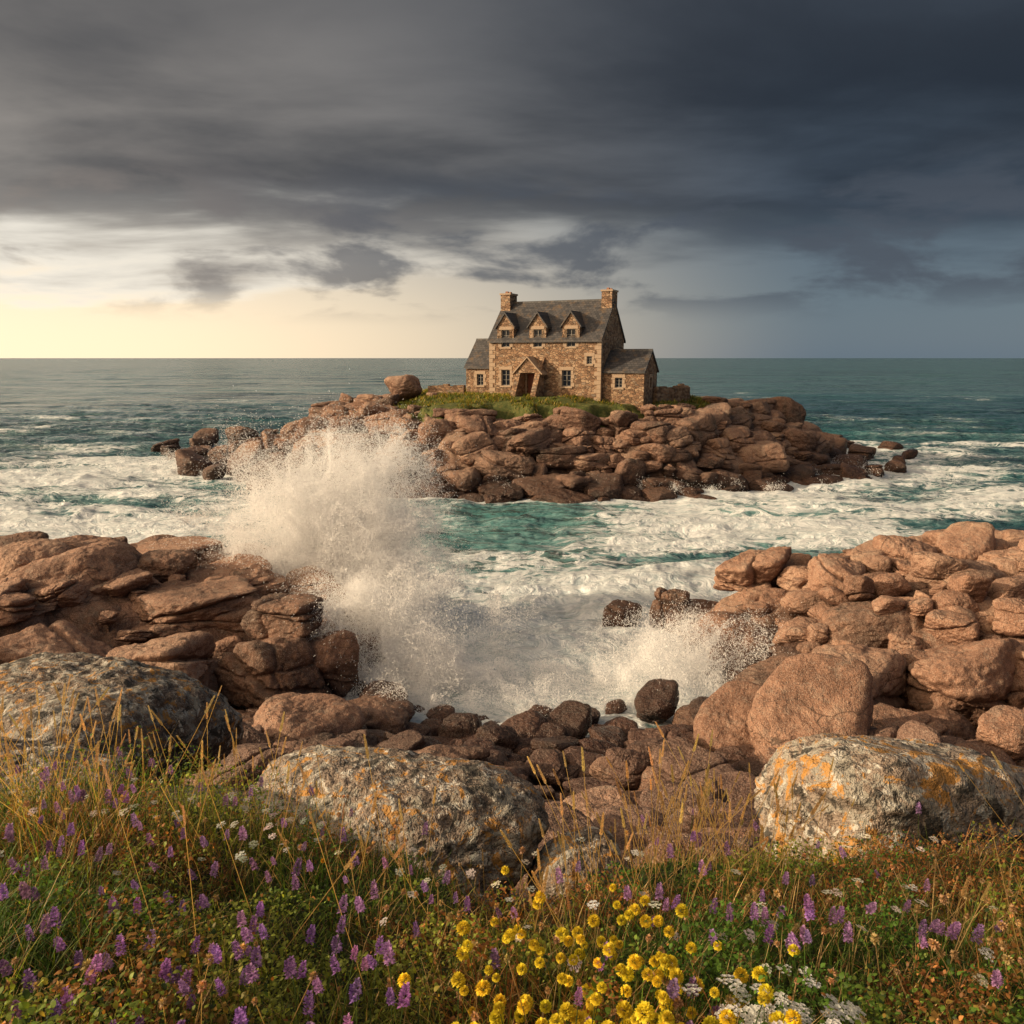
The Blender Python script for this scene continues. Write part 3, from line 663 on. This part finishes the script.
flowers('purple_wildflowers','spike',sample(290,r,wfun=lambda x,y:np.clip(gs(x,y,-1.7,2.5,1.1,.9)+.75*gs(x,y,.9,2.3,.5,.6)+.06,0,1)),.15,.29,.75,1.4,(.50,.28,.54),r)
flowers('purple_wildflowers','spike',sample(80,r,y0=1.1,y1=2.2,wfun=lambda x,y:np.clip(gs(x,y,-.55,1.6,.3,.35)+gs(x,y,-1.1,1.7,.35,.45)+.5*gs(x,y,.35,1.8,.3,.2),0,1)),.16,.25,.9,1.25,(.46,.24,.58),r)
flowers('yellow_wildflowers','yellow',sample(230,r,y0=1.0,y1=2.7,wfun=lambda x,y:np.clip(gs(x,y,.24,1.6,.30,.5),0,1)),.15,.28,.8,1.4,(.94,.76,.06),r,var=.08)
flowers('yellow_wildflowers','yellow',sample(20,r,wfun=lambda x,y:.4+0*x),.12,.22,.5,.8,(.88,.66,.05),r)
flowers('white_wildflowers','white',sample(34,r,y0=1.3,y1=1.95,wfun=lambda x,y:gs(x,y,.60,1.58,.10,.10)),.20,.27,.9,1.35,(.90,.89,.85),r,sw=.0009,var=.05)
flowers('white_wildflowers','white',sample(130,r,y0=1.8,y1=3.5,wfun=lambda x,y:np.clip(gs(x,y,-.9,3.1,.8,.5)+.25*gs(x,y,1,2.5,1,1),0,1)),.14,.26,.6,1.,(.84,.80,.70),r,sw=.0009)
flowers('dried_seed_heads','seed',sample(560,r,wfun=lambda x,y:np.clip(gs(x,y,-.8,1.1,.5,.4)+.45*gs(x,y,1.6,2.2,1.1,1.)+.2,0,1)),.1,.28,.6,1.35,(.54,.37,.21),r,stemcol=(.38,.27,.14),petmat=M_pl,lean=.35)
flowers('dry_grass_stalks','ear',sample(400,r,y0=1.4,wfun=lambda x,y:np.clip(ss(.9,.2,ye(x)-y)*(gs(x,y,-2.2,3.4,1.0,2)+.8*gs(x,y,.75,3.2,.45,2))+.05*ss(1.5,2.5,y),0,1)),.20,.55,.8,1.6,(.58,.41,.20),r,stemcol=(.48,.35,.17),petmat=M_pl,lean=.3,sw=.0012)
G=Acc();r=np.random.default_rng(21);n=60000
x=r.uniform(-18,24,n);y=r.uniform(64,92,n);h0=hisl(x,y,True);pn=fbm(xy3(x,y,.35),4,12)
kp=(h0>5.0)&(pn+.1*(h0-6)>.40);x=x[kp];y=y[kp];h0=h0[kp];n=len(x)
T,Fq,tc=strip(.4,2,1.);h=.15+.35*r.random(n);cc=np.where((r.random(n)<.4)[:,None],np.array([.34,.26,.07]),np.array([.13,.17,.03]))*np.exp(r.normal(size=(n,1))*.3)
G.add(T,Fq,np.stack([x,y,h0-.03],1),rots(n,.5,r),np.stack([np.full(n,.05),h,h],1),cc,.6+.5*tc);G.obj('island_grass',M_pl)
# ---------------------------------------------------------------- world
w=bpy.data.worlds.new('World');S.world=w;w.use_nodes=True;nt=w.node_tree;nt.nodes.clear();k=N(nt)
SAZ=rad(-98);SEL=rad(19)
sky=nt.nodes.new('ShaderNodeTexSky');sky.sky_type='NISHITA';sky.sun_disc=False;sky.sun_elevation=SEL;sky.sun_rotation=SAZ
D_=k.n('ShaderNodeTexCoord').outputs['Generated'];sp=k.n('ShaderNodeSeparateXYZ',{0:D_});dx,dy,dz=sp.outputs
zc=k.m('MAXIMUM',dz,0.)
iz=k.m('DIVIDE',1.,k.m('ADD',zc,.11))
pv=k.n('ShaderNodeCombineXYZ',{0:k.m('MULTIPLY',dx,iz),1:k.m('MULTIPLY',dy,iz),2:0.}).outputs[0]
glow=k.vm('DOT_PRODUCT',D_,(-.80,.60,0.))
g1=k.ss(glow,.25,1.0);g2=k.ss(glow,.62,1.02)
n1=k.noise(k.map(pv,(.34,.50,1.),loc=(2.3,.7,0)),1.,5,.5,.35)
n2=k.noise(k.map(pv,(.9,1.3,1.),loc=(5,1,0)),1.,6,.55,.3)
n3=k.noise(k.map(D_,(5,5,15),loc=(1.3,0,.4)),1.,6,.55,.25)
hz=k.ss(zc,0.,.20)
left_c=k.mix(hz,(1.45,1.14,.76),(.72,.69,.63))
right_c=k.mix(hz,(.135,.188,.240),(.09,.122,.158))
clear=k.mix(g1,right_c,left_c)
clear=k.mix(.15,clear,k.mix(1.,sky.outputs[0],(.06,.06,.06),'MULTIPLY'))
cdark=k.mix(g1,(.022,.031,.045),(.078,.080,.086))
clit=k.mix(g1,(.066,.090,.122),(.35,.32,.29))
tex=k.ss(k.m('ADD',k.m('MULTIPLY',n1,.6),k.m('MULTIPLY',n2,.4)),.38,.68)
deck=k.mix(tex,cdark,clit)
deck=k.mix(k.m('MULTIPLY',k.ss(zc,.22,.40),.45),deck,(.045,.052,.066))
cov=k.m('ADD',k.m('MULTIPLY',n1,.60),k.m('MULTIPLY',n2,.35));cov=k.m('ADD',cov,k.m('MULTIPLY',zc,2.7))
mask=k.ss(cov,.72,.96)
brk=k.m('MULTIPLY',k.ss(cov,.68,.80),k.ss(cov,.92,.80))
clear=k.mix(k.m('MULTIPLY',brk,k.m('MULTIPLY',k.ss(glow,.45,.95),.85)),clear,(1.02,.96,.84))
col=k.mix(mask,clear,deck)
band=k.m('MULTIPLY',k.ss(zc,.035,.09),k.ss(zc,.24,.15))
lm=k.m('MULTIPLY',k.ss(n3,.47,.60),band)
col=k.mix(k.m('MULTIPLY',lm,.8),col,k.mix(g2,(.075,.09,.115),(.30,.255,.22)))
back=k.ss(dy,.25,-.6);over=k.ss(zc,.45,.9)
fill=k.mix(k.ss(n1,.35,.65),(.10,.125,.16),(.24,.255,.27))
col=k.mix(k.m('MAXIMUM',back,k.m('MULTIPLY',over,.7)),col,fill)
# unseen warm sky patch added as fill light, around the sun to the left
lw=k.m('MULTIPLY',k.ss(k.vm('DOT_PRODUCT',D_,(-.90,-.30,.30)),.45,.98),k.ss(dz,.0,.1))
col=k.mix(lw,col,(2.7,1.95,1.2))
col=k.mix(1.,col,(10.,10.,10.),'MULTIPLY')
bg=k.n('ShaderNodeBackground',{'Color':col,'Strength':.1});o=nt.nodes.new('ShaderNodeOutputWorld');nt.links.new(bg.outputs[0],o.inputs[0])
# ---------------------------------------------------------------- sun, camera
sd=bpy.data.lights.new('sun','SUN');sd.energy=5.;sd.angle=rad(.7);sd.color=(1,.77,.50)
so=bpy.data.objects.new('sun',sd);COL.objects.link(so)
dirv=Vector((math.sin(SAZ)*math.cos(SEL),math.cos(SAZ)*math.cos(SEL),math.sin(SEL)));so.rotation_euler=dirv.to_track_quat('Z','Y').to_euler();so.location=(-20,0,30)
cam=bpy.data.cameras.new('camera');cam.lens=28;cam.sensor_width=36;cam.clip_start=.05;cam.clip_end=100000
co=bpy.data.objects.new('camera',cam);COL.objects.link(co);co.location=(0,0,10.5);co.rotation_euler=(rad(79.05),0,0);S.camera=co
S.view_settings.view_transform='Standard';S.view_settings.look='None';S.view_settings.exposure=0
